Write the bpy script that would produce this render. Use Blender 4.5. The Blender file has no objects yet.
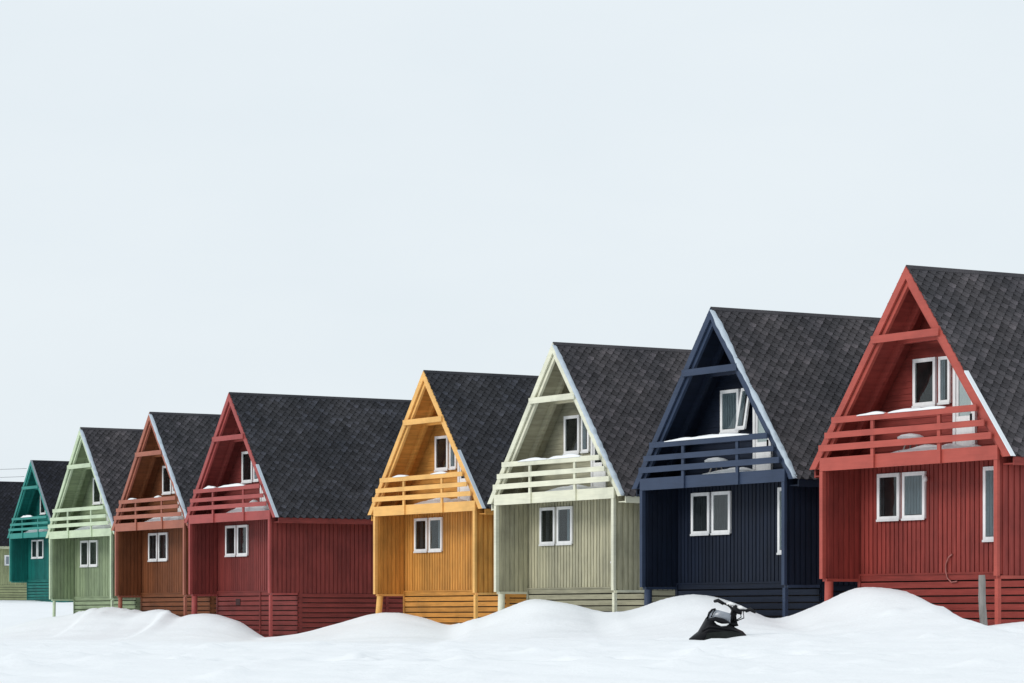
import bpy, math, random
import numpy as np
from mathutils import noise, Vector

S = bpy.context.scene
COL = S.collection
F, CY = 3000.0, 617.3           # focal length and horizon height of the photograph, in pixels
W, D = 6.35, 1.09               # front width of a house, depth of its recessed porch
ZA, ZT, OV = 7.01, 2.56, 0.40   # ridge height, eave height, eave overhang
LEN = 9.4                       # length of a house
SL = (ZA - ZT) / (W / 2 + OV)
ANG = math.atan(SL)

# ------------------------------------------------------------------ materials
def newmat(name):
    m = bpy.data.materials.new(name)
    m.use_nodes = True
    nt = m.node_tree
    return m, nt, nt.nodes['Principled BSDF']

def node(nt, typ, **kw):
    n = nt.nodes.new(typ)
    for k, v in kw.items():
        setattr(n, k, v)
    return n

def mapped_noise(nt, scale, detail, stretch=(1, 1, 1), rough=0.55):
    tc = node(nt, 'ShaderNodeTexCoord')
    mp = node(nt, 'ShaderNodeMapping')
    mp.inputs['Scale'].default_value = stretch
    nt.links.new(tc.outputs['Object'], mp.inputs['Vector'])
    n = node(nt, 'ShaderNodeTexNoise')
    n.inputs['Scale'].default_value = scale
    n.inputs['Detail'].default_value = detail
    n.inputs['Roughness'].default_value = rough
    nt.links.new(mp.outputs['Vector'], n.inputs['Vector'])
    return n

def ramp(nt, src, stops):
    r = node(nt, 'ShaderNodeValToRGB')
    el = r.color_ramp.elements
    while len(el) < len(stops):
        el.new(0.5)
    for e, (p, c) in zip(el, stops):
        e.position = p
        e.color = (*c, 1)
    nt.links.new(src, r.inputs['Fac'])
    return r

def bump(nt, bsdf, src, strength, dist):
    b = node(nt, 'ShaderNodeBump')
    b.inputs['Strength'].default_value = strength
    b.inputs['Distance'].default_value = dist
    nt.links.new(src, b.inputs['Height'])
    nt.links.new(b.outputs['Normal'], bsdf.inputs['Normal'])

def paint(name, col, vertical=True, wear=0.24, rough=0.6):
    """weathered house paint on wood: grain, blotchy fading and some grime"""
    m, nt, b = newmat(name)
    st = (9, 9, 0.7) if vertical else (0.7, 0.7, 9)
    grain = mapped_noise(nt, 2.0, 5, st)
    blotch = mapped_noise(nt, 0.9, 4)
    r1 = ramp(nt, grain.outputs['Fac'], [(0.25, tuple(c * (1 - wear) for c in col)), (0.72, tuple(min(.9, c * (1 + wear)) for c in col))])
    r2 = ramp(nt, blotch.outputs['Fac'], [(0.28, (0.66, 0.67, 0.69)), (0.5, (0.98, 0.98, 0.98)), (0.75, (1.16, 1.15, 1.14))])
    mx = node(nt, 'ShaderNodeMix', data_type='RGBA', blend_type='MULTIPLY')
    mx.inputs['Factor'].default_value = 0.8
    nt.links.new(r1.outputs['Color'], mx.inputs[6])
    nt.links.new(r2.outputs['Color'], mx.inputs[7])
    geo = node(nt, 'ShaderNodeNewGeometry')                 # every board has faded a little differently
    r3 = ramp(nt, geo.outputs['Random Per Island'], [(0.0, (0.84, 0.84, 0.85)), (1.0, (1.08, 1.07, 1.06))])
    mb = node(nt, 'ShaderNodeMix', data_type='RGBA', blend_type='MULTIPLY')
    mb.inputs['Factor'].default_value = 1.0
    nt.links.new(mx.outputs[2], mb.inputs[6])
    nt.links.new(r3.outputs['Color'], mb.inputs[7])
    nt.links.new(mb.outputs[2], b.inputs['Base Color'])
    b.inputs['Roughness'].default_value = rough
    b.inputs['Specular IOR Level'].default_value = 0.22
    bump(nt, b, grain.outputs['Fac'], 0.25, 0.01)
    return m

def plain(name, col, rough=0.5, var=0.1, spec=0.4, scale=6):
    m, nt, b = newmat(name)
    n = mapped_noise(nt, scale, 4)
    r = ramp(nt, n.outputs['Fac'], [(0.3, tuple(c * (1 - var) for c in col)), (0.7, tuple(min(.95, c * (1 + var)) for c in col))])
    nt.links.new(r.outputs['Color'], b.inputs['Base Color'])
    b.inputs['Roughness'].default_value = rough
    b.inputs['Specular IOR Level'].default_value = spec
    return m

def shingle(name, col, warm):
    m, nt, b = newmat(name)
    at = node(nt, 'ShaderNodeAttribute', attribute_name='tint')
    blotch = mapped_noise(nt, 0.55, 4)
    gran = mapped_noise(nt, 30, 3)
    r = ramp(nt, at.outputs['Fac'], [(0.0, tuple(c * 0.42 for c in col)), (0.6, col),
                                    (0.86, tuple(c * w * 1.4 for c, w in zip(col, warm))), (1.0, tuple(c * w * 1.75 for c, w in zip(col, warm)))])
    r2 = ramp(nt, blotch.outputs['Fac'], [(0.32, (0.66, 0.68, 0.72)), (0.68, (1.2, 1.16, 1.15))])
    r3 = ramp(nt, gran.outputs['Fac'], [(0.3, (0.75, 0.75, 0.75)), (0.7, (1.2, 1.2, 1.2))])
    m1 = node(nt, 'ShaderNodeMix', data_type='RGBA', blend_type='MULTIPLY')
    m2 = node(nt, 'ShaderNodeMix', data_type='RGBA', blend_type='MULTIPLY')
    m1.inputs['Factor'].default_value = m2.inputs['Factor'].default_value = 1
    nt.links.new(r.outputs['Color'], m1.inputs[6]); nt.links.new(r2.outputs['Color'], m1.inputs[7])
    nt.links.new(m1.outputs[2], m2.inputs[6]); nt.links.new(r3.outputs['Color'], m2.inputs[7])
    nt.links.new(m2.outputs[2], b.inputs['Base Color'])
    b.inputs['Roughness'].default_value = 0.88
    b.inputs['Specular IOR Level'].default_value = 0.2
    bump(nt, b, gran.outputs['Fac'], 0.3, 0.01)
    return m

def snow_mat(name, tint=(0.89, 0.905, 0.92), fine=True):
    m, nt, b = newmat(name)
    n1 = mapped_noise(nt, 0.45, 5)
    n2 = mapped_noise(nt, 5.0, 6, rough=0.65)
    r = ramp(nt, n1.outputs['Fac'], [(0.3, tuple(c * 0.975 for c in tint)), (0.7, tint)])
    nt.links.new(r.outputs['Color'], b.inputs['Base Color'])
    b.inputs['Roughness'].default_value = 0.75
    b.inputs['Specular IOR Level'].default_value = 0.25
    bump(nt, b, n2.outputs['Fac'], 0.4, 0.07)
    return m

def glass_mat():
    m = bpy.data.materials.new('window_glass')
    m.use_nodes = True
    nt = m.node_tree
    nt.nodes.clear()
    out = node(nt, 'ShaderNodeOutputMaterial')
    mix = node(nt, 'ShaderNodeMixShader')
    tr = node(nt, 'ShaderNodeBsdfTransparent')
    tr.inputs['Color'].default_value = (0.82, 0.86, 0.86, 1)
    gl = node(nt, 'ShaderNodeBsdfGlossy')
    gl.inputs['Roughness'].default_value = 0.03
    lw = node(nt, 'ShaderNodeLayerWeight')
    lw.inputs['Blend'].default_value = 0.5
    pw = node(nt, 'ShaderNodeMath', operation='POWER')
    pw.inputs[1].default_value = 5.0
    nt.links.new(lw.outputs['Facing'], pw.inputs[0])
    fr = node(nt, 'ShaderNodeMath', operation='MULTIPLY_ADD')
    fr.inputs[1].default_value = 0.96
    fr.inputs[2].default_value = 0.04
    nt.links.new(pw.outputs[0], fr.inputs[0])
    wob = mapped_noise(nt, 1.3, 2)
    bp = node(nt, 'ShaderNodeBump')
    bp.inputs['Strength'].default_value = 0.15
    bp.inputs['Distance'].default_value = 0.05
    nt.links.new(wob.outputs['Fac'], bp.inputs['Height'])
    nt.links.new(bp.outputs['Normal'], gl.inputs['Normal'])
    nt.links.new(fr.outputs[0], mix.inputs['Fac'])
    nt.links.new(tr.outputs['BSDF'], mix.inputs[1])
    nt.links.new(gl.outputs['BSDF'], mix.inputs[2])
    nt.links.new(mix.outputs['Shader'], out.inputs['Surface'])
    return m

M_GLASS = glass_mat()
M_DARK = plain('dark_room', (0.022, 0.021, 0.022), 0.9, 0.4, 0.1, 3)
M_CURT = plain('curtain_cloth', (0.065, 0.065, 0.07), 0.9, 0.2, 0.1, 4)
M_CURTP = plain('pale_curtain_cloth', (0.22, 0.25, 0.28), 0.9, 0.12, 0.1, 4)
M_WHITE = paint('white_frame_paint', (0.86, 0.86, 0.86), True, 0.05, 0.4)
M_METAL = plain('grey_flashing', (0.22, 0.26, 0.29), 0.4, 0.15, 0.5)
M_SNOW = snow_mat('snow')
M_CRUST = snow_mat('old_icy_snow', (0.50, 0.57, 0.64))
M_CRUSTW = snow_mat('wind_packed_snow', (0.80, 0.83, 0.86))
M_BLACK = plain('black_plastic', (0.008, 0.008, 0.010), 0.5, 0.3, 0.15)
M_DULL = plain('dull_green_black_plastic', (0.013, 0.015, 0.014), 0.6, 0.4, 0.15)
M_WOOD = paint('weathered_grey_wood', (0.26, 0.245, 0.23), True, 0.4, 0.85)
M_BACKING = paint('dark_gap_backing', (0.10, 0.085, 0.075), True, 0.3, 0.9)
M_CABLE = plain('grey_cable', (0.10, 0.10, 0.11), 0.7)

# ------------------------------------------------------------------ mesh helpers
class MB:
    def __init__(s):
        s.v, s.f = [], []
    def box(s, x0, x1, y0, y1, z0, z1):
        n = len(s.v)
        s.v += [(x0, y0, z0), (x1, y0, z0), (x1, y1, z0), (x0, y1, z0), (x0, y0, z1), (x1, y0, z1), (x1, y1, z1), (x0, y1, z1)]
        s.f += [tuple(n + i for i in q) for q in ((3, 2, 1, 0), (4, 5, 6, 7), (0, 1, 5, 4), (1, 2, 6, 5), (2, 3, 7, 6), (3, 0, 4, 7))]
        return s
    def prism(s, poly, y0, y1):
        """poly: (x, z) points counter-clockwise seen from -Y; extruded along Y"""
        n, k = len(s.v), len(poly)
        s.v += [(x, y0, z) for x, z in poly] + [(x, y1, z) for x, z in poly]
        s.f.append(tuple(n + i for i in range(k)))
        s.f.append(tuple(n + k + i for i in reversed(range(k))))
        for i in range(k):
            j = (i + 1) % k
            s.f.append((n + j, n + i, n + k + i, n + k + j))
        return s
    def tube(s, pts, r, seg=8, caps=True):
        pts = [Vector(p) for p in pts]
        rs = r if isinstance(r, (list, tuple)) else [r] * len(pts)
        n = len(s.v)
        for i, p in enumerate(pts):
            t = (pts[min(i + 1, len(pts) - 1)] - pts[max(i - 1, 0)]).normalized()
            a = t.orthogonal() if abs(t.z) < 0.9 else t.cross(Vector((0, 1, 0)))
            if abs(t.z) < 0.9:
                a = t.cross(Vector((0, 0, 1)))
            a.normalize()
            b = t.cross(a)
            for k in range(seg):
                q = 2 * math.pi * k / seg
                s.v.append(tuple(p + (a * math.cos(q) + b * math.sin(q)) * rs[i]))
        for i in range(len(pts) - 1):
            for k in range(seg):
                k2 = (k + 1) % seg
                s.f.append((n + i * seg + k, n + i * seg + k2, n + (i + 1) * seg + k2, n + (i + 1) * seg + k))
        if caps:
            s.f.append(tuple(n + k for k in reversed(range(seg))))
            s.f.append(tuple(n + (len(pts) - 1) * seg + k for k in range(seg)))
        return s
    def rotate_about(s, start, pivot, axis, ang):
        from mathutils import Matrix
        R = Matrix.Rotation(ang, 4, axis)
        p = Vector(pivot)
        for i in range(start, len(s.v)):
            s.v[i] = tuple(R @ (Vector(s.v[i]) - p) + p)
    def build(s, name, mat, parent=None, smooth=False):
        me = bpy.data.meshes.new(name)
        me.from_pydata(s.v, [], s.f)
        me.materials.append(mat)
        if smooth:
            me.polygons.foreach_set('use_smooth', [True] * len(me.polygons))
        me.update()
        o = bpy.data.objects.new(name, me)
        COL.objects.link(o)
        if parent:
            o.parent = parent
        return o

def tag(o, label, cat, group=None):
    o['label'] = label
    o['category'] = cat
    if group:
        o['group'] = group
    return o

def empty(name, loc, rz=0):
    o = bpy.data.objects.new(name, None)
    o.empty_display_size = 0.3
    COL.objects.link(o)
    o.location = loc
    o.rotation_euler = (0, 0, rz)
    return o

def roof_x(z, side):
    """x of the outer roof surface at height z"""
    return (-OV + (z - ZT) / SL) if side < 0 else (W + OV - (z - ZT) / SL)

def slope_band(side, o0, o1, s0=0.0, s1=None):
    """polygon in x-z of a band along the roof slope between perpendicular depths o0 < o1 under the outer surface; vertical end cuts"""
    z0, z1 = ZT + s0 * (ZA - ZT), ZT + (1 if s1 is None else s1) * (ZA - ZT)
    d0, d1 = o0 / math.cos(ANG), o1 / math.cos(ANG)
    xa = -OV + (z0 - ZT) / SL
    xb = -OV + (z1 - ZT) / SL
    if s0 == 0:                                    # level cut at the eave
        p = [(xa + d0 / SL, z0), (xa + d1 / SL, z0), (xb, z1 - d1), (xb, z1 - d0)]
    else:
        p = [(xa, z0 - d1), (xb, z1 - d1), (xb, z1 - d0), (xa, z0 - d0)]
    if side > 0:
        p = [(W - x, z) for x, z in reversed(p)]
    return p

# ------------------------------------------------------------------ shared shingle mesh (both slopes)
def shingle_mesh():
    rnd = random.Random(5)
    v, f, tint = [], [], []
    total = math.hypot(W / 2 + OV, ZA - ZT)
    ce, tw = 0.135, 0.25
    nc = int(total / ce)
    for side in (-1, 1):
        ux, uz = (math.cos(ANG), math.sin(ANG))          # up-slope
        nx, nz = (-math.sin(ANG), math.cos(ANG))         # outward normal (left slope)
        for c in range(nc + 1):
            off = (c % 2) * tw / 2
            k = -1
            while True:
                k += 1
                y0 = -0.02 + k * tw - off
                y1 = y0 + tw - 0.016
                if y0 > LEN + 0.1:
                    break
                y0c, y1c = max(y0, 0.03), min(y1, LEN + 0.15)
                if y1c - y0c < 0.05:
                    continue
                s0 = c * ce - 0.03 + rnd.uniform(-0.006, 0.006)
                s1 = min(s0 + ce * 1.65, total)
                h0 = 0.024 + rnd.uniform(0, 0.008)
                h1 = 0.008
                cut = 0.10
                prof = [(s0 + cut, y0c, h0), (s0, y0c + 0.085, h0), (s0, y1c - 0.085, h0), (s0 + cut, y1c, h0), (s1, y1c, h1), (s1, y0c, h1)]
                n = len(v)
                for dz in (0, -0.02):
                    for s_, y_, h_ in prof:
                        h_ += dz
                        x = -OV + ux * s_ + nx * h_
                        z = ZT + uz * s_ + nz * h_
                        if side > 0:
                            x = W - x
                        v.append((x, y_, z))
                top = tuple(range(n, n + 6))
                f.append(top[::-1] if side < 0 else top)
                for i in (5, 0, 1, 2, 3):
                    j = (i + 1) % 6
                    q = (n + i, n + j, n + 6 + j, n + 6 + i)
                    f.append(q if side < 0 else q[::-1])
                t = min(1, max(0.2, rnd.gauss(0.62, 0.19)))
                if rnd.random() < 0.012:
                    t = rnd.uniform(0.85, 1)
                tint += [t, t, t, t, t - 0.46, t - 0.46] * 2  # dark fade up each tab: shade below the overlapping course painted in
    me = bpy.data.meshes.new('shingles')
    me.from_pydata(v, [], f)
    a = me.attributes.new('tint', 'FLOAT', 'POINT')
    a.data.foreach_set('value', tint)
    me.materials.append(None)
    me.update()
    return me

SHINGLES = shingle_mesh()

# ------------------------------------------------------------------ house parts
def window(par, x0, x1, z0, z1, y, name='window', fw=0.088, curt=None, inner=None, wall_z=None):
    m = MB()
    m.box(x0, x1, y - 0.055, y, z0, z0 + fw).box(x0, x1, y - 0.055, y, z1 - fw, z1)
    m.box(x0, x0 + fw, y - 0.055, y, z0 + fw, z1 - fw).box(x1 - fw, x1, y - 0.055, y, z0 + fw, z1 - fw)
    m.box(x0 - 0.01, x1 + 0.01, y - 0.075, y - 0.056, z0 - 0.03, z0 + 0.02)
    f = m.build(name, M_WHITE, par)
    a0, a1, b0, b1 = x0 + fw, x1 - fw, z0 + fw, z1 - fw
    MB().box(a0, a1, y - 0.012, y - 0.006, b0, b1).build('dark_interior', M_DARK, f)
    if curt:
        for (c0, c1, mt) in curt:
            cm = MB()
            n = max(3, int((c1 - c0) * (a1 - a0) / 0.05))
            for i in range(n):
                q0 = a0 + (a1 - a0) * (c0 + (c1 - c0) * i / n)
                q1 = a0 + (a1 - a0) * (c0 + (c1 - c0) * (i + 0.75) / n)
                cm.box(q0, q1, y - 0.026 - 0.006 * (i % 2), y - 0.016, b0 + 0.02, b1)
            cm.build('curtain', mt, f)
    MB().box(a0, a1, y - 0.044, y - 0.040, b0, b1).build('pane', M_GLASS, f)
    return f

def boards_y(m, x_in, x_out, y0, y1, z0, z1, rnd, pitch=0.168):
    """vertical boards on a wall running along Y; x_out is the proud face"""
    n = round((y1 - y0) / pitch)
    p = (y1 - y0) / n
    for i in range(n):
        j = rnd.uniform(-0.004, 0.004)
        a, b = sorted((x_in, x_out + j))
        m.box(a, b, y0 + i * p + 0.018, y0 + (i + 1) * p - 0.018, z0, z1)

def boards_x(m, y_out, y_in, x0, x1, z0, z1, rnd, pitch=0.16):
    n = round((x1 - x0) / pitch)
    p = (x1 - x0) / n
    for i in range(n):
        m.box(x0 + i * p + 0.018, x0 + (i + 1) * p - 0.018, y_out + rnd.uniform(-0.004, 0.004), y_in, z0, z1)

def lumpy(name, n_len, ring, fn, mat, parent=None):
    """closed lumpy body lofted from rings fn(i, k) -> point"""
    m = MB()
    for i in range(n_len):
        for k in range(ring):
            m.v.append(fn(i / (n_len - 1), k / ring))
    for i in range(n_len - 1):
        for k in range(ring):
            k2 = (k + 1) % ring
            m.f.append((i * ring + k, i * ring + k2, (i + 1) * ring + k2, (i + 1) * ring + k))
    m.f.append(tuple(reversed(range(ring))))
    m.f.append(tuple((n_len - 1) * ring + k for k in range(ring)))
    return m.build(name, mat, parent, smooth=True)

def house(spec):
    rnd = random.Random(spec['seed'])
    x, y, z, yaw = spec['pos']
    H = empty('house', (x, y, z), -math.radians(yaw))
    tag(H, spec['label'], 'house', 'gabled wooden houses in the row')
    wall, trim, hwall = spec['wall'], spec['trim'], spec['hwall']

    # ---- walls
    for side in (-1, 1):
        m = MB()
        a, b = (0.024, 0.12) if side < 0 else (W - 0.12, W - 0.024)
        m.box(a, b, 0.09, LEN - 0.1, 0, 2.78)
        boards_y(m, a if side < 0 else b, 0.0 if side < 0 else W, 0.13, LEN - 0.1, -0.02, 2.74, rnd)
        boards_y(m, b if side < 0 else a, 0.142 if side < 0 else W - 0.142, 0.13, D - 0.03, -0.02, 2.6, rnd)
        o = m.build('side_wall', wall, H)
        MB().box(0.0, 0.12, -0.02, 0.085, -0.03, 2.5).build('corner_post', trim, H) if side < 0 else \
            MB().box(W - 0.12, W - 0.0, -0.02, 0.06, -0.03, 2.5).build('corner_post', trim, H)
        mb = MB()                                   # board under the boards of the overhanging wing
        if side < 0:
            mb.box(-0.01, 0.15, 0.086, D - 0.03, -0.09, -0.022)
        else:
            mb.box(W - 0.15, W + 0.01, 0.086, D - 0.03, -0.09, -0.022)
        mb.build('wing_sill', trim, H)
    m = MB()
    m.box(0.125, W - 0.125, D + 0.024, D + 0.11, 0.06, 2.6)
    boards_x(m, D, D + 0.024, 0.15, W - 0.15, 0.07, 2.6, rnd)
    m.build('front_wall', wall, H)
    m = MB()
    m.prism([(0.13, -0.05), (W - 0.13, -0.05), (W - 0.13, 2.7), (W / 2, ZA - 0.35), (0.13, 2.7)], LEN - 0.098, LEN - 0.02)
    m.build('back_wall', wall, H)
    MB().box(0.15, W - 0.15, D + 0.12, LEN - 0.105, -0.12, 0.04).build('floor_deck', M_DARK, H)

    # ---- gable wall behind the balcony: lapped horizontal boards
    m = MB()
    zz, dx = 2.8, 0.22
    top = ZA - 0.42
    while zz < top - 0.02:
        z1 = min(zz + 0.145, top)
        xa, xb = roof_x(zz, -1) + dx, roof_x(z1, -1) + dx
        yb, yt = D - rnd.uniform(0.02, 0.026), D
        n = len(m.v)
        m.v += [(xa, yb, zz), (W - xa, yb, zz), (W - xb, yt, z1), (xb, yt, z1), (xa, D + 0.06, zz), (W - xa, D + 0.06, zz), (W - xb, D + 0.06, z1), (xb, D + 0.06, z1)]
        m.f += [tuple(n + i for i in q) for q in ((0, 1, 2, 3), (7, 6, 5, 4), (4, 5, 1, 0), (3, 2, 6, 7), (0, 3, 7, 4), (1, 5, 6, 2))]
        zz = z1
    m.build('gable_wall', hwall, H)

    # ---- roof
    m = MB()
    for side in (-1, 1):
        m.prism(slope_band(side, 0.0, 0.12), 0.05, LEN + 0.12)
    R = m.build('roof', spec['roof'], H)
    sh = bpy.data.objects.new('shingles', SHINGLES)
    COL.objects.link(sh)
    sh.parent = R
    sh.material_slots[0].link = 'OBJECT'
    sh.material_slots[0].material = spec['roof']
    m = MB()
    for side in (-1, 1):
        p = slope_band(side, -0.032, -0.024, 0.98)
        m.prism(p, 0.02, LEN + 0.14)
    rc = m.build('ridge_cap', spec['roof'], R)
    rc.data.attributes.new('tint', 'FLOAT', 'POINT').data.foreach_set('value', [0.6] * len(rc.data.vertices))
    for side in (-1, 1):
        MB().prism(slope_band(side, -0.012, 0.165), 0.0, 0.046).build('barge_board', trim, R)
        MB().prism(slope_band(side, 0.122, 0.27), 0.07, 0.15).build('front_rafter', trim, R)
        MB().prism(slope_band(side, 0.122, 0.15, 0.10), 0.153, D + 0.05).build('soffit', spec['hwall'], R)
        MB().prism(slope_band(side, 0.152, 0.34, 0.07), 0.62, 0.72).build('inner_rafter', hwall, R)
        m = MB()                                                       # eave board with the closing soffit behind it
        sx = (lambda q: q) if side < 0 else (lambda q: W - q)
        a, b = sorted((sx(-OV + 0.01), sx(-OV + 0.06)))
        m.box(a, b, 0.13, LEN + 0.1, ZT - 0.19, ZT - 0.004)
        a, b = sorted((sx(-OV + 0.061), sx(-0.03)))
        m.box(a, b, 0.13, LEN + 0.1, ZT - 0.17, ZT - 0.14)
        m.build('eave_board', spec['eave'], R)
    # collar beams
    xa = roof_x(5.42, -1)
    MB().box(xa + 0.09, W - xa - 0.06, -0.06, -0.003, 5.36, 5.53).build('collar_beam', trim, H)
    xa = roof_x(5.47, -1) + 0.22
    MB().box(xa, W - xa, 0.60, 0.735, 5.36, 5.54).build('collar_beam', hwall, H)

    # snow or flashing on the right verge
    kind = spec['verge']
    if kind[0] == 'crust':
        lo, hi, mat, thick = kind[1:]
        nseg = 110
        seed = spec['seed'] * 7.3
        def fn(t, k):
            s = lo + (hi - lo) * t
            zc = ZT + s * (ZA - ZT)
            xc = roof_x(zc, 1)
            w = 1 + 0.9 * noise.noise((t * 11, seed, 0)) + 0.8 * noise.noise((t * 34, seed, 3))
            end = min(1, min(t, 1 - t) * 14 + 0.15)
            r1 = thick * max(0.3, w) * end
            q = 2 * math.pi * k
            out, yy = math.sin(q) * r1 + 0.01, 0.03 + math.cos(q) * 0.10 * (0.75 + 0.3 * noise.noise((t * 20, seed, 9)))
            return (xc + out * math.sin(ANG), yy, zc + out * math.cos(ANG))
        lumpy('verge_snow', nseg, 10, fn, mat, R)
    elif kind[0] == 'strip':
        lo, hi, mat = kind[1:]
        m = MB()
        m.prism(slope_band(1, -0.056, -0.033, lo, hi), -0.02, 0.10)
        m.build('verge_flashing', mat, R)

    # ---- balcony
    m = MB()
    m.box(0.15, W - 0.15, 0.055, D - 0.03, 2.64, 2.79)
    B = m.build('balcony', hwall, H)
    MB().box(0.0, W - 0.0, -0.015, 0.05, 2.505, 2.815).build('front_beam', trim, B)
    for zl, zh, in ((3.585, 3.73), (3.255, 3.395), (2.965, 3.115)):
        zm = (zl + zh) / 2
        xl, xr = roof_x(zm, -1) + 0.09, roof_x(zm, 1) - 0.13
        n = 0
        m = MB()
        m.box(xl, xr, -0.105, -0.068, zl, zh)
        e0, e1 = rnd.uniform(-.014, .014), rnd.uniform(-.014, .014)
        m.v = [(a_, b_, c_ + (e0 if a_ < 3 else e1)) for a_, b_, c_ in m.v]
        m.build('rail', trim, B)
    for bx in (2.04, 4.42):
        MB().box(bx - 0.055, bx + 0.055, -0.066, -0.018, 2.5, 3.72).build('baluster', trim, B)

    # ---- windows and door
    c = spec.get('curt', [None, None])
    window(H, 0.84, 1.66, 1.34, 2.43, D - 0.004, curt=c[0])
    window(H, 1.77, 2.59, 1.34, 2.43, D - 0.004, curt=c[1])
    window(H, 4.64, 5.29, 0.78, 2.44, D - 0.004, curt=[(0, 1, M_CURTP)])
    window(H, 2.18, 2.99, 3.93, 5.03, D - 0.02, curt=spec.get('curt_up'))
    # narrow side sash, some standing ajar
    f = window(H, 3.10, 3.50, 3.95, 5.02, D - 0.02, name='vent_sash', fw=0.075, curt=[(0.0, 0.55, M_CURTP)])
    if spec.get('ajar') == 'top':
        f.location = (0, D, 5.0); f.rotation_euler = (math.radians(-10), 0, 0)
        for ob in [f] + list(f.children):
            ob.data.transform(__import__('mathutils').Matrix.Translation((0, -D, -5.0)))
    elif spec.get('ajar') == 'side':
        f.location = (3.44, D, 0); f.rotation_euler = (0, 0, math.radians(24))
        for ob in [f] + list(f.children):
            ob.data.transform(__import__('mathutils').Matrix.Translation((-3.44, -D, 0)))
    m = MB()
    m.box(3.63, 3.72, D - 0.09, D - 0.02, 2.82, 4.9).box(4.31, 4.40, D - 0.09, D - 0.02, 2.82, 4.9).box(3.72, 4.31, D - 0.09, D - 0.02, 4.8, 4.9)
    m.box(3.72, 4.31, D - 0.06, D - 0.025, 2.83, 3.62).box(3.72, 3.80, D - 0.06, D - 0.025, 3.62, 4.8).box(4.23, 4.31, D - 0.06, D - 0.025, 3.62, 4.8)
    dr = m.build('balcony_door', M_WHITE, H)
    MB().box(3.80, 4.23, D - 0.034, D - 0.028, 3.62, 4.8).build('curtain', spec.get('door', M_DARK), dr)
    MB().box(3.80, 4.23, D - 0.050, D - 0.046, 3.62, 4.8).build('pane', M_GLASS, dr)
    MB().box(4.24, 4.28, D - 0.10, D - 0.062, 3.5, 3.66).build('handle', M_BLACK, dr)

    # ---- open slat skirting and foundation piles
    zb = spec.get('zb', -1.5)
    def slats_x(y0, x0, x1, posts):
        m = MB()
        zz = 0.05
        m.box(x0, x1, y0 - 0.045, y0 + 0.02, 0.045, 0.085)
        while zz > zb:
            m.box(x0, x1, y0 - 0.025 + rnd.uniform(-.004, .004), y0, zz - 0.138, zz)
            zz -= 0.172
        for px in posts:
            m.box(px - 0.05, px + 0.05, y0 - 0.05, y0 - 0.03, zb, 0.04)
        m.build('skirting', hwall, H)
    def slats_y(x0, y0, y1, out, posts):
        m = MB()
        zz = -0.03
        while zz > zb:
            a, b = sorted((x0, x0 + out * (0.025 + rnd.uniform(-.004, .004))))
            m.box(a, b, y0, y1, zz - 0.138, zz)
            zz -= 0.172
        for py in posts:
            a, b = sorted((x0 + out * 0.03, x0 + out * 0.05))
            m.box(a, b, py - 0.06, py + 0.06, zb, -0.0)
        m.build('skirting', hwall, H)
    slats_x(D, 0.10, W - 0.03, spec.get('posts', [0.15]))
    slats_x(LEN - 0.1, 0.10, W - 0.03, [0.15])
    slats_y(W - 0.03, D + 0.004, LEN - 0.13, 1, [D + 0.09, 4.6, LEN - 0.3])
    slats_y(0.07, D + 0.004, LEN - 0.13, -1, [D + 0.09, 4.6, LEN - 0.3])
    MB().box(0.2, W - 0.2, D + 0.45, D + 0.48, zb, -0.12).box(0.2, 0.24, D + 0.5, LEN - 0.2, zb, -0.12).box(W - 0.24, W - 0.2, D + 0.5, LEN - 0.2, zb, -0.12).build('added_gap_backing', M_BACKING, H)  # added dark boards, keep light from showing through the skirting gaps
    lean = spec.get('lean', 0.02)
    if spec['key'] != 'teal':
        MB().tube([(0.14, 0.16, 0.0 - 0.09), (0.14 - lean, 0.16, -0.7), (0.14 - 2 * lean, 0.16, zb)], spec.get('pile', 0.105), 10).build('foundation_pile', trim, H, True)
    MB().box(W - 0.13, W - 0.02, 0.02, 0.11, zb, -0.095).build('foundation_pile', trim, H)
    return H

# ------------------------------------------------------------------ the row
def mk(name, wall, trim=None, h=None, eave=None):
    d = {}
    d['wall'] = paint(name + '_paint', wall)
    d['hwall'] = paint(name + '_paint_on_level_boards', h or wall, False)
    d['trim'] = paint(name + '_trim_paint', trim, False, 0.08, 0.5) if trim else d['hwall']  # mostly the wall paint lightened: brighter exposure put into the trim colour
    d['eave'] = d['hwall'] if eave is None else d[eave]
    return d

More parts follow.
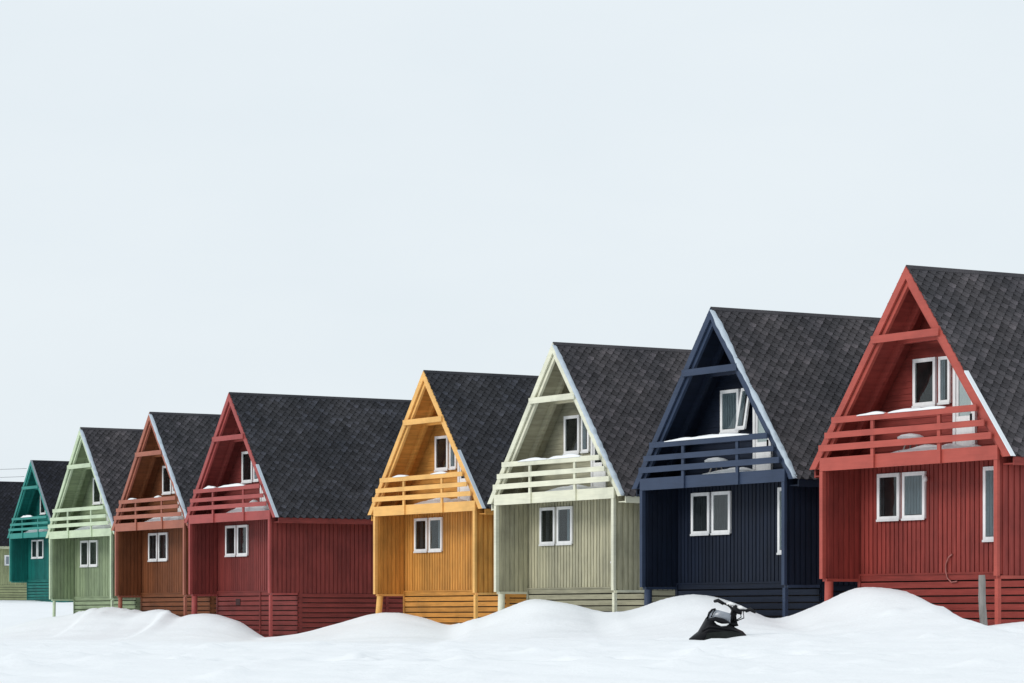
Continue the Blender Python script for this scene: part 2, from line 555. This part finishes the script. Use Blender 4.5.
WARM = (1.04, 1.0, 1.0)
COOL = (0.98, 1.0, 1.06)
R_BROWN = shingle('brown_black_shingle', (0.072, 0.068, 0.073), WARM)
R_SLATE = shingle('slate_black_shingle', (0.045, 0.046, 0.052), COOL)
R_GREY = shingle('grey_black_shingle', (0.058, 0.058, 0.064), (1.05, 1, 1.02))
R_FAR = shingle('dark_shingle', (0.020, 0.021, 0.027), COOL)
G, GP = M_CURT, M_CURTP
SPECS = [
 dict(key='red', door=M_WHITE, pos=(7.263, 70.747, 0.936, 58.5), roof=R_BROWN, verge=('strip', 0.0, 0.42, M_CRUSTW), seed=1,
      curt=[[(0.0, 0.25, G)], [(0.0, 1.0, GP)]], posts=[0.15], label='brick red wooden house nearest the camera, with a grey post before its skirting',
      **mk('brick_red', (0.265, 0.046, 0.037), (0.43, 0.088, 0.067))),
 dict(key='navy blue', door=M_WHITE, pos=(3.367, 78.781, 0.819, 58.6), roof=R_BROWN, verge=('crust', 0.0, 0.99, M_CRUST, 0.055), ajar='top', seed=2,
      curt=[[(0.0, 1.0, G)], [(0.0, 1, G), ]], curt_up=[(0.0, 1.0, M_CURTP)], label='navy blue wooden house with icy snow along its right roof edge',
      **mk('navy_blue', (0.008, 0.0135, 0.029), (0.036, 0.054, 0.098))),
 dict(key='cream', pos=(-0.516, 88.029, 0.776, 58.4), roof=R_BROWN, verge=('crust', 0.0, 0.99, M_CRUST, 0.055), seed=3,
      curt=[[(0.35, 0.65, G)], [(0.7, 1.0, GP)]], label='cream and khaki wooden house between the navy and the yellow house',
      **mk('khaki', (0.44, 0.42, 0.295), (0.75, 0.745, 0.59), (0.35, 0.335, 0.24), 'trim')),  # level-board khaki darkened to carry the shade of the gable recess
 dict(key='yellow', pos=(-4.509, 97.81, 0.783, 57.9), roof=R_SLATE, verge=('strip', 0.0, 0.40, M_CRUST), seed=4, lean=0.10,
      curt=[[(0.4, 0.7, G)], [(0.75, 1.0, GP)]], label='ochre yellow wooden house with a black shingle roof',
      **mk('ochre_yellow', (0.585, 0.275, 0.062), (0.86, 0.475, 0.15))),
 dict(key='dark red', pos=(-11.639, 108.079, 0.856, 58.1), roof=R_SLATE, verge=('strip', 0.0, 0.40, M_CRUST), seed=5, posts=[0.15, 3.55],
      curt=[[(0.0, 0.3, G)], [(0.0, 0.3, G)]], label='dark red wooden house whose whole long side wall shows, left of the yellow one',
      **mk('dark_red', (0.205, 0.041, 0.036), (0.36, 0.076, 0.070))),
 dict(key='brown', pile=0.085, pos=(-15.668, 118.461, 0.875, 58.4), roof=R_GREY, verge=('crust', 0.0, 0.99, M_CRUST, 0.05), seed=6,
      curt=[[(0.3, 0.7, G)], [(0.5, 0.9, G)]], label='rust brown wooden house between the pale green and the dark red house',
      **mk('rust_brown', (0.195, 0.068, 0.028), (0.37, 0.13, 0.085))),
 dict(key='pale green', pile=0.065, pos=(-19.49, 126.397, 0.786, 58.3), roof=R_BROWN, verge=('crust', 0.0, 0.99, M_CRUST, 0.055), seed=7,
      curt=[[(0.2, 0.9, G)], [(0.2, 0.9, G)]], label='pale green wooden house between the brown and the teal house',
      **mk('pale_green', (0.265, 0.33, 0.20), (0.54, 0.64, 0.45))),
 dict(key='teal', pos=(-29.89, 178.509, 2.157, 58.3), roof=R_FAR, verge=('strip', 0.0, 0.99, M_METAL), seed=8,
      curt=[[(0.2, 0.9, G)], [(0.2, 0.9, G)]], label='teal wooden house far off, small at the left of the row',
      **mk('teal', (0.007, 0.140, 0.122), (0.03, 0.245, 0.21))),
 dict(key='olive', pos=(-39.7, 205.0, 2.2, 58.3), roof=R_FAR, verge=('none',), seed=9,
      label='olive green house cut off by the left picture edge, behind the teal house',
      **mk('olive_green', (0.33, 0.36, 0.20), (0.45, 0.47, 0.33), None, 'trim')),
]
ROW = {s['key']: (house(s), s) for s in SPECS}

def at(key, x, y, z):
    X, Y, Z, yaw = ROW[key][1]['pos']
    a = math.radians(yaw)
    return (X + math.cos(a) * x + math.sin(a) * y, Y - math.sin(a) * x + math.cos(a) * y, Z + z)

# extra parts of single houses
H1 = ROW['red'][0]
MB().tube([(2.68, D - 0.11, 2.18), (2.68, D - 0.11, 2.22), (2.68, D - 0.11, 2.3), (2.68, D - 0.11, 2.32)], [0.03, 0.055, 0.05, 0.02], 10).build('wall_lamp', M_WHITE, H1, True)
lamp = MB().box(1.02, 1.10, D - 0.12, D - 0.02, 4.22, 4.52).build('wall_lamp', M_WHITE, H1)
pts = [(3.55, D - 0.035, 0.50), (3.42, D - 0.04, 0.43), (3.34, D - 0.04, 0.28), (3.33, D - 0.045, 0.12), (3.40, D - 0.05, -0.04), (3.55, D - 0.06, -0.14), (3.75, D - 0.06, -0.12)]
MB().tube(pts, 0.016, 6).build('hose', plain('faded_pink_hose', (0.42, 0.16, 0.14), 0.6), H1, True)
H5 = ROW['dark red'][0]
MB().box(1.65, 2.0, D - 0.04, D - 0.026, -0.42, -0.2).build('vent', plain('dark_red_grille', (0.05, 0.02, 0.02), 0.8), H5)
H9 = ROW['olive'][0]
m = MB()
wm = m.box(W + 0.0, W + 0.06, 2.75, 3.15, 1.27, 1.97).build('side_window', M_WHITE, H9)
MB().box(W + 0.055, W + 0.07, 2.85, 3.05, 1.37, 1.87).build('pane', M_CURTP, wm)

# ------------------------------------------------------------------ snow lying on the balconies
def clump(key, x0, x1, y0, y1, z, h, label, seed, flat=0.0):
    """lens of snow lying on a level surface at height z"""
    nx, ny = 22, 9
    m = MB()
    for i in range(nx + 1):
        for j in range(ny + 1):
            u, v = i / nx, j / ny
            e = (max(0, 1 - abs(2 * u - 1) ** 2.6) * max(0, 1 - abs(2 * v - 1) ** 2.2)) ** 0.6
            e *= 0.8 + 0.45 * noise.noise((u * (x1 - x0) * 2.2, v * 2, seed * 3.1))
            m.v.append((x0 + (x1 - x0) * u, y0 + (y1 - y0) * v, h * e))
    k = ny + 1
    for i in range(nx):
        for j in range(ny):
            m.f.append((i * k + j, (i + 1) * k + j, (i + 1) * k + j + 1, i * k + j + 1))
    n0 = len(m.v)
    border = [i * k for i in range(nx + 1)] + [nx * k + j for j in range(1, k)] + [i * k + ny for i in range(nx - 1, -1, -1)] + [j for j in range(ny - 1, 0, -1)]
    for b in border:
        X, Y, Z = m.v[b]
        m.v.append((X, Y, -0.015))
    nb = len(border)
    for i in range(nb):
        j = (i + 1) % nb
        m.f.append((border[j], border[i], n0 + i, n0 + j))
    m.f.append(tuple(n0 + i for i in reversed(range(nb))))
    o = m.build('snow_clump', M_SNOW, None, True)
    X, Y, Z, yaw = ROW[key][1]['pos']
    mx, my = (x0 + x1) / 2, (y0 + y1) / 2
    for vtx in o.data.vertices:
        vtx.co.x -= mx; vtx.co.y -= my
    o.location = at(key, mx, my, z)
    o.rotation_euler = (0, 0, -math.radians(yaw))
    return tag(o, label, 'snow clump', 'snow lying on the balconies')

RAILZ, RY0, RY1 = 3.742, -0.13, 0.0
for key, spans in {'red': [(1.55, 2.55, .11), (2.7, 4.7, .12)], 'cream': [(1.5, 3.05, .13), (3.1, 4.8, .16)],
                   'yellow': [(1.45, 2.3, .11), (3.85, 4.75, .11)], 'dark red': [(1.45, 2.3, .14), (2.6, 4.6, .14)],
                   'brown': [(1.5, 2.0, .1), (3.9, 4.3, .1)]}.items():
    for i, (a, b, h) in enumerate(spans):
        clump(key, a, b, RY0, RY1 + 0.03, RAILZ - 0.012, h * 0.65, '%s mound of snow on the top rail of the %s house balcony' % (('left-hand', 'right-hand')[i], key), i + len(key))
clump('navy blue', 1.3, 5.0, RY0, RY1 + 0.03, RAILZ - 0.012, 0.085, 'long strip of snow on the top rail of the navy blue house balcony', 5)
clump('teal', 2.0, 3.6, RY0, RY1 + 0.03, RAILZ - 0.012, 0.13, 'small patch of snow on the top rail of the teal house balcony', 8)
for key, a, b, h in (('red', 2.2, 5.2, .20), ('navy blue', 2.4, 4.6, .20), ('cream', 2.3, 4.9, .20), ('yellow', 2.1, 4.9, .22), ('dark red', 2.6, 5.7, .42), ('brown', 2.2, 5.6, .30), ('pale green', 2.0, 5.4, .28), ('teal', 1.5, 4.5, .3)):
    clump(key, a, b, 0.12, 0.9, 2.795, h, 'snow heaped on the floor behind the railing of the %s house balcony' % key, len(key) + 3)

for key, px in (('red', 2.75), ('navy blue', 2.75)):
    t = empty('garden_table', at(key, px, 0.5, 2.8), -math.radians(ROW[key][1]['pos'][3]))
    tag(t, 'little round table on the balcony of the %s house, topped with snow' % key, 'table', 'balcony tables')
    MB().tube([(0, 0, 0.30), (0, 0, 0.32), (0, 0, 0.34)], [0.30, 0.31, 0.30], 16).build('table_top', M_WOOD, t)
    for q in range(3):
        a = q * 2.1 + 0.4
        MB().tube([(0.1 * math.cos(a), 0.1 * math.sin(a), 0.30), (0.24 * math.cos(a), 0.24 * math.sin(a), 0.0)], 0.02, 6).build('leg', M_WOOD, t)
    m = MB()
    m.tube([(0, 0, 0), (0, 0, 0.05), (0, 0, 0.10), (0, 0, 0.13)], [0.30, 0.31, 0.22, 0.05], 14)
    o = m.build('snow_clump', M_SNOW, None, True)
    p = at(key, px, 0.5, 3.14)
    o.location = p
    tag(o, 'cap of snow on the little round balcony table of the %s house' % key, 'snow clump', 'snow lying on the balconies')

# ------------------------------------------------------------------ snow ground
# heights of the drifts in front of the houses: (picture column, picture row) read along the row of house fronts
CREST = [(-60, 634), (0, 631), (30, 622), (50, 617), (75, 614), (95, 609.5), (112, 608), (128, 610), (142, 613), (152, 611), (163, 609.5), (172, 612), (182, 617), (193, 613.8), (207, 613), (219, 614.6), (240, 622), (254, 631), (264, 638),
         (278, 637), (301, 634.5), (334, 626), (369, 615.5), (385, 613), (400, 613.5), (422, 618.5), (440, 624), (450, 626), (482, 618), (504, 609.5), (526, 600.3), (535, 598.5), (548, 599), (570, 603), (594, 609.5), (606, 612.5),
         (622, 612), (644, 605.5), (669, 597.5), (692, 594.2), (708, 595.8), (722, 599), (738, 605), (752, 612), (762, 617), (775, 618.5), (790, 615), (819, 603.7), (840, 593.5), (854, 588.4), (866, 587.2), (884, 588.4), (906, 592), (922, 601), (937, 614), (944, 621), (951, 627), (975, 626), (1024, 622.5), (1100, 618)]
line = []
for key in ('teal', 'pale green', 'brown', 'dark red', 'yellow', 'cream', 'navy blue', 'red'):
    for xx in (0.0, W):
        p = at(key, xx, -0.75, 0)
        line.append((512 + F * p[0] / p[1], p[0], p[1]))
line = line[2:]
# extend both ways
line = [(line[0][0] - 75, line[0][1] - 5.5, line[0][2] + 10.0)] + line + [(line[-1][0] + 160, line[-1][1] + 2.6, line[-1][2] - 4.0)]
lu = np.array([q[0] for q in line]); lx = np.array([q[1] for q in line]); ly = np.array([q[2] for q in line])
o_ = np.argsort(lu); lu, lx, ly = lu[o_], lx[o_], ly[o_]
cu = np.linspace(-60, 1090, 1151)
cx = np.interp(cu, lu, lx); cyy = np.interp(cu, lu, ly)
cv = np.interp(cu, [c[0] for c in CREST], [c[1] for c in CREST])
ker = np.exp(-0.5 * (np.arange(-9, 10) / 2.2) ** 2); ker /= ker.sum()
cv = np.convolve(np.pad(cv, 9, mode='edge'), ker, 'valid')
cz = (CY - cv) * cyy / F
cx = (cu - 512) * cyy / F

def base_h(x, y):
    b = np.interp(y, [-200, 0, 30, 48, 60, 72, 85, 100, 112, 125, 140, 160, 178, 205, 260, 400, 1000, 4000], [-2.6, -1.65, -1.15, -0.74, -0.50, -0.56, -0.67, -0.80, -0.88, -0.80, -0.30, 0.60, 0.98, 1.1, 2.5, 7, 26, 60])
    side = np.clip((x - 2) / 9, -0.4, 1) * np.clip((y - 30) / 30, 0, 1) * np.clip((95 - y) / 20, 0, 1)
    return b + 0.26 * side

fx = np.concatenate([[-3000, -1200, -500, -220, -120, -80, -60], np.arange(-50, -17.5, 0.33), np.arange(-17.5, 12, 0.15), np.arange(12, 26, 0.33), [30, 40, 60, 110, 250, 600, 1500, 3000]])
fy = np.concatenate([[-400, -150, -60, -20, 0, 10, 20], np.arange(26, 38, 0.3), np.arange(38, 66, 0.14), np.arange(66, 140, 0.30), np.arange(140, 215, 0.8), [220, 240, 270, 320, 420, 600, 900, 1500, 2500, 4500]])
XX, YY = np.meshgrid(fx, fy)
ZZ = base_h(XX, YY)
# drift ridge: nearest crest point, gentle to the camera side, steeper to the house side
sel = (XX > -60) & (XX < 30) & (YY > 26) & (YY < 175)
px, py = XX[sel], YY[sel]
xo = np.argsort(cx)
yc = np.interp(px, cx[xo], cyy[xo]); zc = np.interp(px, cx[xo], cz[xo])
dy = yc - py                                        # metres towards the road from the crest
wob = np.sin(px * 0.37 + 1) * 0.8
fr = np.exp(-(np.clip(dy, 0, None) / (6.5 + wob)) ** 2) * 0.86 + 0.14 * np.exp(-np.clip(dy, 0, None) / 14)
bk = np.exp(-(np.clip(-dy, 0, None) / 2.4) ** 2)
bz = base_h(px, py)
ZZ[sel] = bz + (zc - bz) * np.where(dy > 0, fr, bk)
# uneven surface: old footprints and clods across the foreground
rf = random.Random(12)
marks = []
for path in range(4):
    a0 = (rf.uniform(-10, -3), rf.uniform(46, 56)); a1 = (rf.uniform(3, 10), a0[1] + rf.uniform(-4, 4))
    for i in range(26):
        t = i / 25
        if rf.random() < 0.45:
            continue
        marks.append((a0[0] + (a1[0] - a0[0]) * t + rf.uniform(-.15, .15), a0[1] + (a1[1] - a0[1]) * t + rf.uniform(-.5, .5), rf.uniform(0.14, 0.24), -rf.uniform(0.09, 0.2)))
for i in range(170):
    marks.append((rf.uniform(-11, 11), rf.uniform(43, 63), rf.uniform(0.12, 0.3), rf.uniform(0.03, 0.10)))
for i in range(9):                                     # clods pushed up against the snowmobile
    marks.append((3.55 + i * 0.14 + rf.uniform(-.05, .05), 59.45 + rf.uniform(-.08, .08), rf.uniform(0.09, 0.16), rf.uniform(0.0, 0.04)))
for mx_, my_, mr_, mh_ in marks:
    j0, j1 = np.searchsorted(fx, [mx_ - 3 * mr_, mx_ + 3 * mr_]); i0, i1 = np.searchsorted(fy, [my_ - 6 * mr_, my_ + 6 * mr_])
    gx_, gy_ = XX[i0:i1, j0:j1], YY[i0:i1, j0:j1]
    ZZ[i0:i1, j0:j1] += mh_ * np.exp(-((gx_ - mx_) / mr_) ** 2 - ((gy_ - my_) / (mr_ * 1.8)) ** 2)
flat = np.stack([XX.ravel(), YY.ravel(), ZZ.ravel()], 1)
for i in range(len(flat)):
    x_, y_, z_ = flat[i]
    if -50 < x_ < 26 and 26 < y_ < 215:
        n = 0.05 * noise.noise((x_ * 0.16, y_ * 0.10, 1)) + 0.028 * noise.noise((x_ * 0.55, y_ * 0.32, 4)) + 0.014 * noise.noise((x_ * 1.3, y_ * 0.9, 7))
        if -17.5 < x_ < -13.0 and 114 < y_ < 126:   # broken crust on the drift by the brown house
            n += 0.05 * noise.noise((x_ * 2.2, y_ * 1.1, 21)) + 0.07 * noise.noise((x_ * 5, y_ * 2.2, 23))
        n += 0.06 * noise.noise((x_ * 0.7 + y_ * 0.45, y_ * 0.22, 31)) + 0.02 * noise.noise((x_ * 2.4 + y_ * 1.1, y_ * 0.6, 37))
        if y_ < 62:                                 # trampled and lumpy snow in front
            a = max(0.0, noise.noise((x_ * 0.22, y_ * 0.12, 11)) + 0.05)
            n += 0.16 * a * noise.noise((x_ * 1.7, y_ * 1.4, 13)) + 0.012 * noise.noise((x_ * 4, y_ * 3, 17))
        flat[i, 2] += n
ny_, nx_ = XX.shape
ii = np.arange(nx_ * ny_).reshape(ny_, nx_)
quads = np.stack([ii[:-1, :-1], ii[:-1, 1:], ii[1:, 1:], ii[1:, :-1]], -1).reshape(-1, 4)
me = bpy.data.meshes.new('snow_ground')
me.vertices.add(len(flat)); me.vertices.foreach_set('co', flat.ravel())
me.loops.add(quads.size); me.loops.foreach_set('vertex_index', quads.ravel().astype(np.int32))
me.polygons.add(len(quads)); me.polygons.foreach_set('loop_start', np.arange(0, quads.size, 4, dtype=np.int32))
me.update(calc_edges=True); me.validate()
me.polygons.foreach_set('use_smooth', [True] * len(quads))
me.materials.append(M_SNOW)
g = bpy.data.objects.new('snow_ground', me)
COL.objects.link(g)
g['kind'] = 'structure'
def ground_z(x, y):
    j = int(np.argmin(abs(fx - x))); i = int(np.argmin(abs(fy - y)))
    return flat[i * nx_ + j, 2]

# ------------------------------------------------------------------ grey post before the nearest house
gx, gy = 10.07, 64.0
pz = ground_z(gx, gy)
rp = random.Random(3)
pts = [(0.02 * rp.uniform(-1, 1) + 0.015 * i, 0, -0.4 + 0.2 * i) for i in range(8)]
hgt = (CY - 575) / F * gy - pz
pts = [(0.008 * math.sin(i * 0.9) - 0.006 * i, 0, -0.3 + (hgt + 0.3) * i / 9) for i in range(10)]
po = MB().tube(pts, [0.085, 0.085, 0.083, 0.08, 0.082, 0.078, 0.08, 0.076, 0.078, 0.07], 9).build('wooden_post', M_WOOD, None, True)
po.location = (gx, gy, pz)
tag(po, 'weathered grey wooden post standing in snow before the red skirting', 'post')

# ------------------------------------------------------------------ snowmobile half buried in the snow
SY = 60.0
def sm(u, v):
    """metres right of and above the picture point (718, 638) at that distance"""
    return ((u - 718) / F * SY, (638 - v) / F * SY)
sz = ground_z((718 - 512) / F * SY, SY)
sx0 = (718 - 512) / F * SY
T = empty('snowmobile', (sx0, SY, (CY - 638) / F * SY - 0.02))
tag(T, 'black snowmobile sunk in the snow, its hood and handlebars showing', 'snowmobile')
# hood: sections along x with bottom, top and half width
sec = [(689, 639.5, 637.6, .03), (693, 640, 634.4, .16), (698, 640, 630.6, .28), (702, 641, 624, .36), (706, 641, 616.5, .38), (711, 641, 615.5, .39), (718, 641, 618.2, .40), (725, 641, 621.0, .40), (731, 641, 623.5, .38), (737, 641, 627.5, .33), (742, 641, 630.6, .27), (745.5, 641, 633.5, .2), (746.5, 641, 636.5, .12)]
m = MB()
ring = 14
for (u, vb, vt, hw) in sec:
    xl, zb_ = sm(u, vb); _, zt_ = sm(u, vt)
    for k in range(ring):
        a = 2 * math.pi * k / ring
        cy_, sz_ = math.cos(a), math.sin(a)
        q = (abs(cy_) ** 0.75) * (1 if cy_ >= 0 else -1)
        zz = (zb_ + zt_) / 2 + (zt_ - zb_) / 2 * (abs(sz_) ** 0.7) * (1 if sz_ >= 0 else -1)
        wtop = 1 - 0.35 * max(0, sz_)
        jn = 0.022 * noise.noise((u * 0.23, a * 1.3, 2.2)) + 0.012 * noise.noise((u * 0.6, a * 3, 5.1))
        m.v.append((xl + jn, q * hw * wtop, zz + jn))
for i in range(len(sec) - 1):
    for k in range(ring):
        k2 = (k + 1) % ring
        m.f.append((i * ring + k, i * ring + k2, (i + 1) * ring + k2, (i + 1) * ring + k))
m.f.append(tuple(reversed(range(ring)))); m.f.append(tuple((len(sec) - 1) * ring + k for k in range(ring)))
hood = m.build('hood', M_BLACK, T, True)
# lower side cowling
m = MB()
poly = [sm(*q) for q in ((703, 641), (741, 641), (741.5, 634), (731, 630), (716, 630.5), (706, 632))]
m.prism(poly, -0.43, -0.36)
m.build('side_panel', M_DULL, T)
# windshield: curved translucent sheet
wm_, nt, b = newmat('frosted_windscreen')
b.inputs['Base Color'].default_value = (0.34, 0.37, 0.42, 1)
b.inputs['Roughness'].default_value = 0.25
b.inputs['Transmission Weight'].default_value = 0.35
b.inputs['Alpha'].default_value = 0.85
m = MB()
prof = [(706.5, 617), (709, 611), (712, 608.3), (715, 608.2)]
rows = [((706.5, 618.5), (729, 622.5)), ((708.5, 612), (729.5, 618)), ((711, 609), (730, 614.5)), ((714.5, 608.3), (729, 612.3))]
for (a, bb) in rows:
    for k in range(9):
        t = k / 8
        u = a[0] + (bb[0] - a[0]) * t; v = a[1] + (bb[1] - a[1]) * t
        X, Z = sm(u, v)
        m.v.append((X, -0.30 * math.sin(math.pi * (0.15 + 0.5 * t)) , Z))
for i in range(3):
    for k in range(8):
        m.f.append((i * 9 + k, i * 9 + k + 1, (i + 1) * 9 + k + 1, (i + 1) * 9 + k))
ws = m.build('windshield', wm_, T, True)
sd = ws.modifiers.new('thick', 'SOLIDIFY'); sd.thickness = 0.008
def line3(pp, yy):
    out = []
    for (u, v), y_ in zip(pp, yy):
        X, Z = sm(u, v)
        out.append((X, y_, Z))
    return out
MB().tube(line3([(706.5, 617.5), (708.7, 611.8), (711.5, 608.8), (715, 608.0)], [-.15, -.16, -.17, -.18]), 0.022, 6).build('windshield_edge', M_BLACK, ws, True)
MB().tube(line3([(710.5, 616), (712.3, 611.5), (715, 608.3)], [-.23, -.24, -.25]), 0.014, 6).build('windshield_edge', M_BLACK, ws, True)
# console edge under the windshield
MB().tube(line3([(706, 619), (714, 618.2), (722, 620), (728, 622.5)], [-.34, -.36, -.37, -.36]), [0.02, 0.05, 0.05, 0.03], 8).build('dash', M_BLACK, T, True)
o = MB().tube(line3([(713.5, 620.5), (716, 622.5), (720, 624), (724.5, 623.8), (727, 622.8)], [-.40, -.42, -.425, -.42, -.40]), [0.01, 0.022, 0.026, 0.022, 0.01], 8).build('hood_snow', M_WHITE, T, True)  # white crescent standing for snow lying on the hood
for y_, dv in ((-.43, 0), (-.425, 3.2)):             # raised ribs along the cowl
    MB().tube(line3([(701, 630 + dv), (708, 625.5 + dv), (716, 626 + dv), (726, 627.5 + dv), (738, 631 + dv * .6)], [y_ + .10, y_ + .03, y_, y_ + .02, y_ + .1]), 0.016, 6).build('cowl_rib', M_BLACK, T, True)
for k, (a_, b_) in enumerate((((728, 603.5), (730, 618)), ((740, 609.5), (733, 621)), ((743, 610), (731.5, 622)))):
    mid = ((a_[0] + b_[0]) / 2 + (3, 4, 6)[k], (a_[1] + b_[1]) / 2 + 1)
    MB().tube(line3([a_, mid, b_], [-.05, -.16, -.12]), 0.012, 5).build('brake_hose', M_BLACK, T, True)
# steering post, handlebar and grips
MB().tube(line3([(730, 624), (732, 617), (734.5, 610), (736, 606)], [0, 0, -.02, -.03]), [0.085, 0.07, 0.065, 0.06], 8).build('steering_post', M_BLACK, T, True)
hb = MB().tube(line3([(724, 602), (728.5, 604), (732, 607.2), (737, 607.5), (742, 609.2), (746, 609.6)], [.20, .12, .03, -.05, -.16, -.24]), 0.024, 8).build('handlebar', M_BLACK, T, True)
MB().tube(line3([(715.5, 600.2), (719, 599.4), (724, 602.5)], [.34, .28, .20]), [0.03, 0.04, 0.036], 8).build('grip', M_BLACK, hb, True)
MB().tube(line3([(745, 610), (749, 608.5), (754, 611.5)], [-.24, -.30, -.36]), [0.034, 0.04, 0.026], 8).build('grip', M_BLACK, hb, True)
MB().tube(line3([(733, 606), (736, 609), (740, 611.5), (741, 606.5)], [-.06, -.07, -.1, -.14]), [0.07, 0.08, 0.05, 0.02], 8).build('gauge', M_BLACK, hb, True)
MB().tube(line3([(727, 602.5), (731, 603), (735, 604.5)], [.1, .06, 0]), [0.02, 0.045, 0.02], 8).build('hand_guard', M_WHITE, hb, True)
MB().tube(line3([(737, 606.5), (740, 606.5), (743, 607.5)], [-.1, -.14, -.18]), [0.02, 0.04, 0.02], 8).build('hand_guard', M_WHITE, hb, True)
MB().tube(line3([(729, 624), (736, 623.5), (734.5, 616)], [-.1, -.12, -.05]), [0.05, 0.05, 0.04], 8).build('console', M_BLACK, T, True)

# ------------------------------------------------------------------ pole and wires beyond the left edge
PX, PY = -39.5, 184.0
P = empty('utility_pole', (PX, PY, 1.0))
tag(P, 'tall wooden utility pole beyond the left edge, wires running to the teal house', 'pole')
MB().tube([(0, 0, -0.5), (0, 0, 4), (0, 0, 9.0)], [0.14, 0.13, 0.11], 10).build('pole_shaft', M_WOOD, P, True)
MB().box(-0.06, 0.06, -0.7, 0.7, 8.3, 8.42).build('crossarm', M_WOOD, P)
def cable(a, b, sag, label):
    a, b = Vector(a), Vector(b)
    pts = []
    for i in range(17):
        t = i / 16
        p = a.lerp(b, t)
        p.z -= sag * 4 * t * (1 - t)
        pts.append(p - a)
    o = MB().tube(pts, 0.012, 6).build('power_cable', M_CABLE, None, True)
    o.location = a
    tag(o, label, 'cable', 'wires at the left')
t1 = at('teal', 2.75, -0.06, 6.58); t2 = at('teal', 2.4, -0.06, 6.12)
cable((PX, PY - 0.6, 9.38), t1, 0.18, 'upper thin wire running from the left edge to the teal house')
cable((PX, PY + 0.6, 8.75), t2, 0.12, 'lower thin wire running from the left edge to the teal house')

# ------------------------------------------------------------------ sky, sun, camera
w = bpy.data.worlds.new('World')
S.world = w
w.use_nodes = True
nt = w.node_tree
bg = nt.nodes['Background']
SUN_EL, SUN_AZ = math.radians(30), math.radians(240)      # azimuth clockwise from +Y: behind the camera, a little left
sky = node(nt, 'ShaderNodeTexSky', sky_type='NISHITA')
sky.sun_disc = False
sky.sun_elevation = SUN_EL
sky.sun_rotation = SUN_AZ
sky.dust_density = 3
tc = node(nt, 'ShaderNodeTexCoord')
cl = node(nt, 'ShaderNodeTexNoise')
cl.inputs['Scale'].default_value = 5.0
cl.inputs['Detail'].default_value = 5
mp = node(nt, 'ShaderNodeMapping')
mp.inputs['Scale'].default_value = (1, 1, 3)
nt.links.new(tc.outputs['Generated'], mp.inputs['Vector'])
nt.links.new(mp.outputs['Vector'], cl.inputs['Vector'])
cloud = ramp(nt, cl.outputs['Fac'], [(0.3, (8.45, 9.25, 9.8)), (0.7, (8.95, 9.65, 10.1))])
mx = node(nt, 'ShaderNodeMix', data_type='RGBA')
mx.inputs['Factor'].default_value = 0.95                  # closed cloud cover over the clear sky
nt.links.new(sky.outputs['Color'], mx.inputs[6])
nt.links.new(cloud.outputs['Color'], mx.inputs[7])
nt.links.new(mx.outputs[2], bg.inputs['Color'])
bg.inputs['Strength'].default_value = 0.095

sd = bpy.data.lights.new('sun', 'SUN')
sd.energy = 1.05
sd.angle = math.radians(18)
sd.color = (1.0, 0.97, 0.93)
so = bpy.data.objects.new('sun', sd)
COL.objects.link(so)
d = Vector((math.sin(SUN_AZ) * math.cos(SUN_EL), math.cos(SUN_AZ) * math.cos(SUN_EL), math.sin(SUN_EL)))
so.rotation_euler = d.to_track_quat('Z', 'Y').to_euler()
so.location = (0, 0, 60)

cd = bpy.data.cameras.new('camera')
cd.sensor_width = 36
cd.lens = F / 1024 * 36
cd.shift_y = (CY - 341.5) / 1024
cd.clip_start = 0.5
cd.clip_end = 12000
co = bpy.data.objects.new('camera', cd)
COL.objects.link(co)
co.rotation_euler = (math.radians(90), 0, 0)
S.camera = co
S.view_settings.view_transform = 'Standard'
S.view_settings.look = 'None'
S.view_settings.exposure = 0
S.view_settings.gamma = 1
S.cycles.max_bounces = 8
S.cycles.transparent_max_bounces = 12
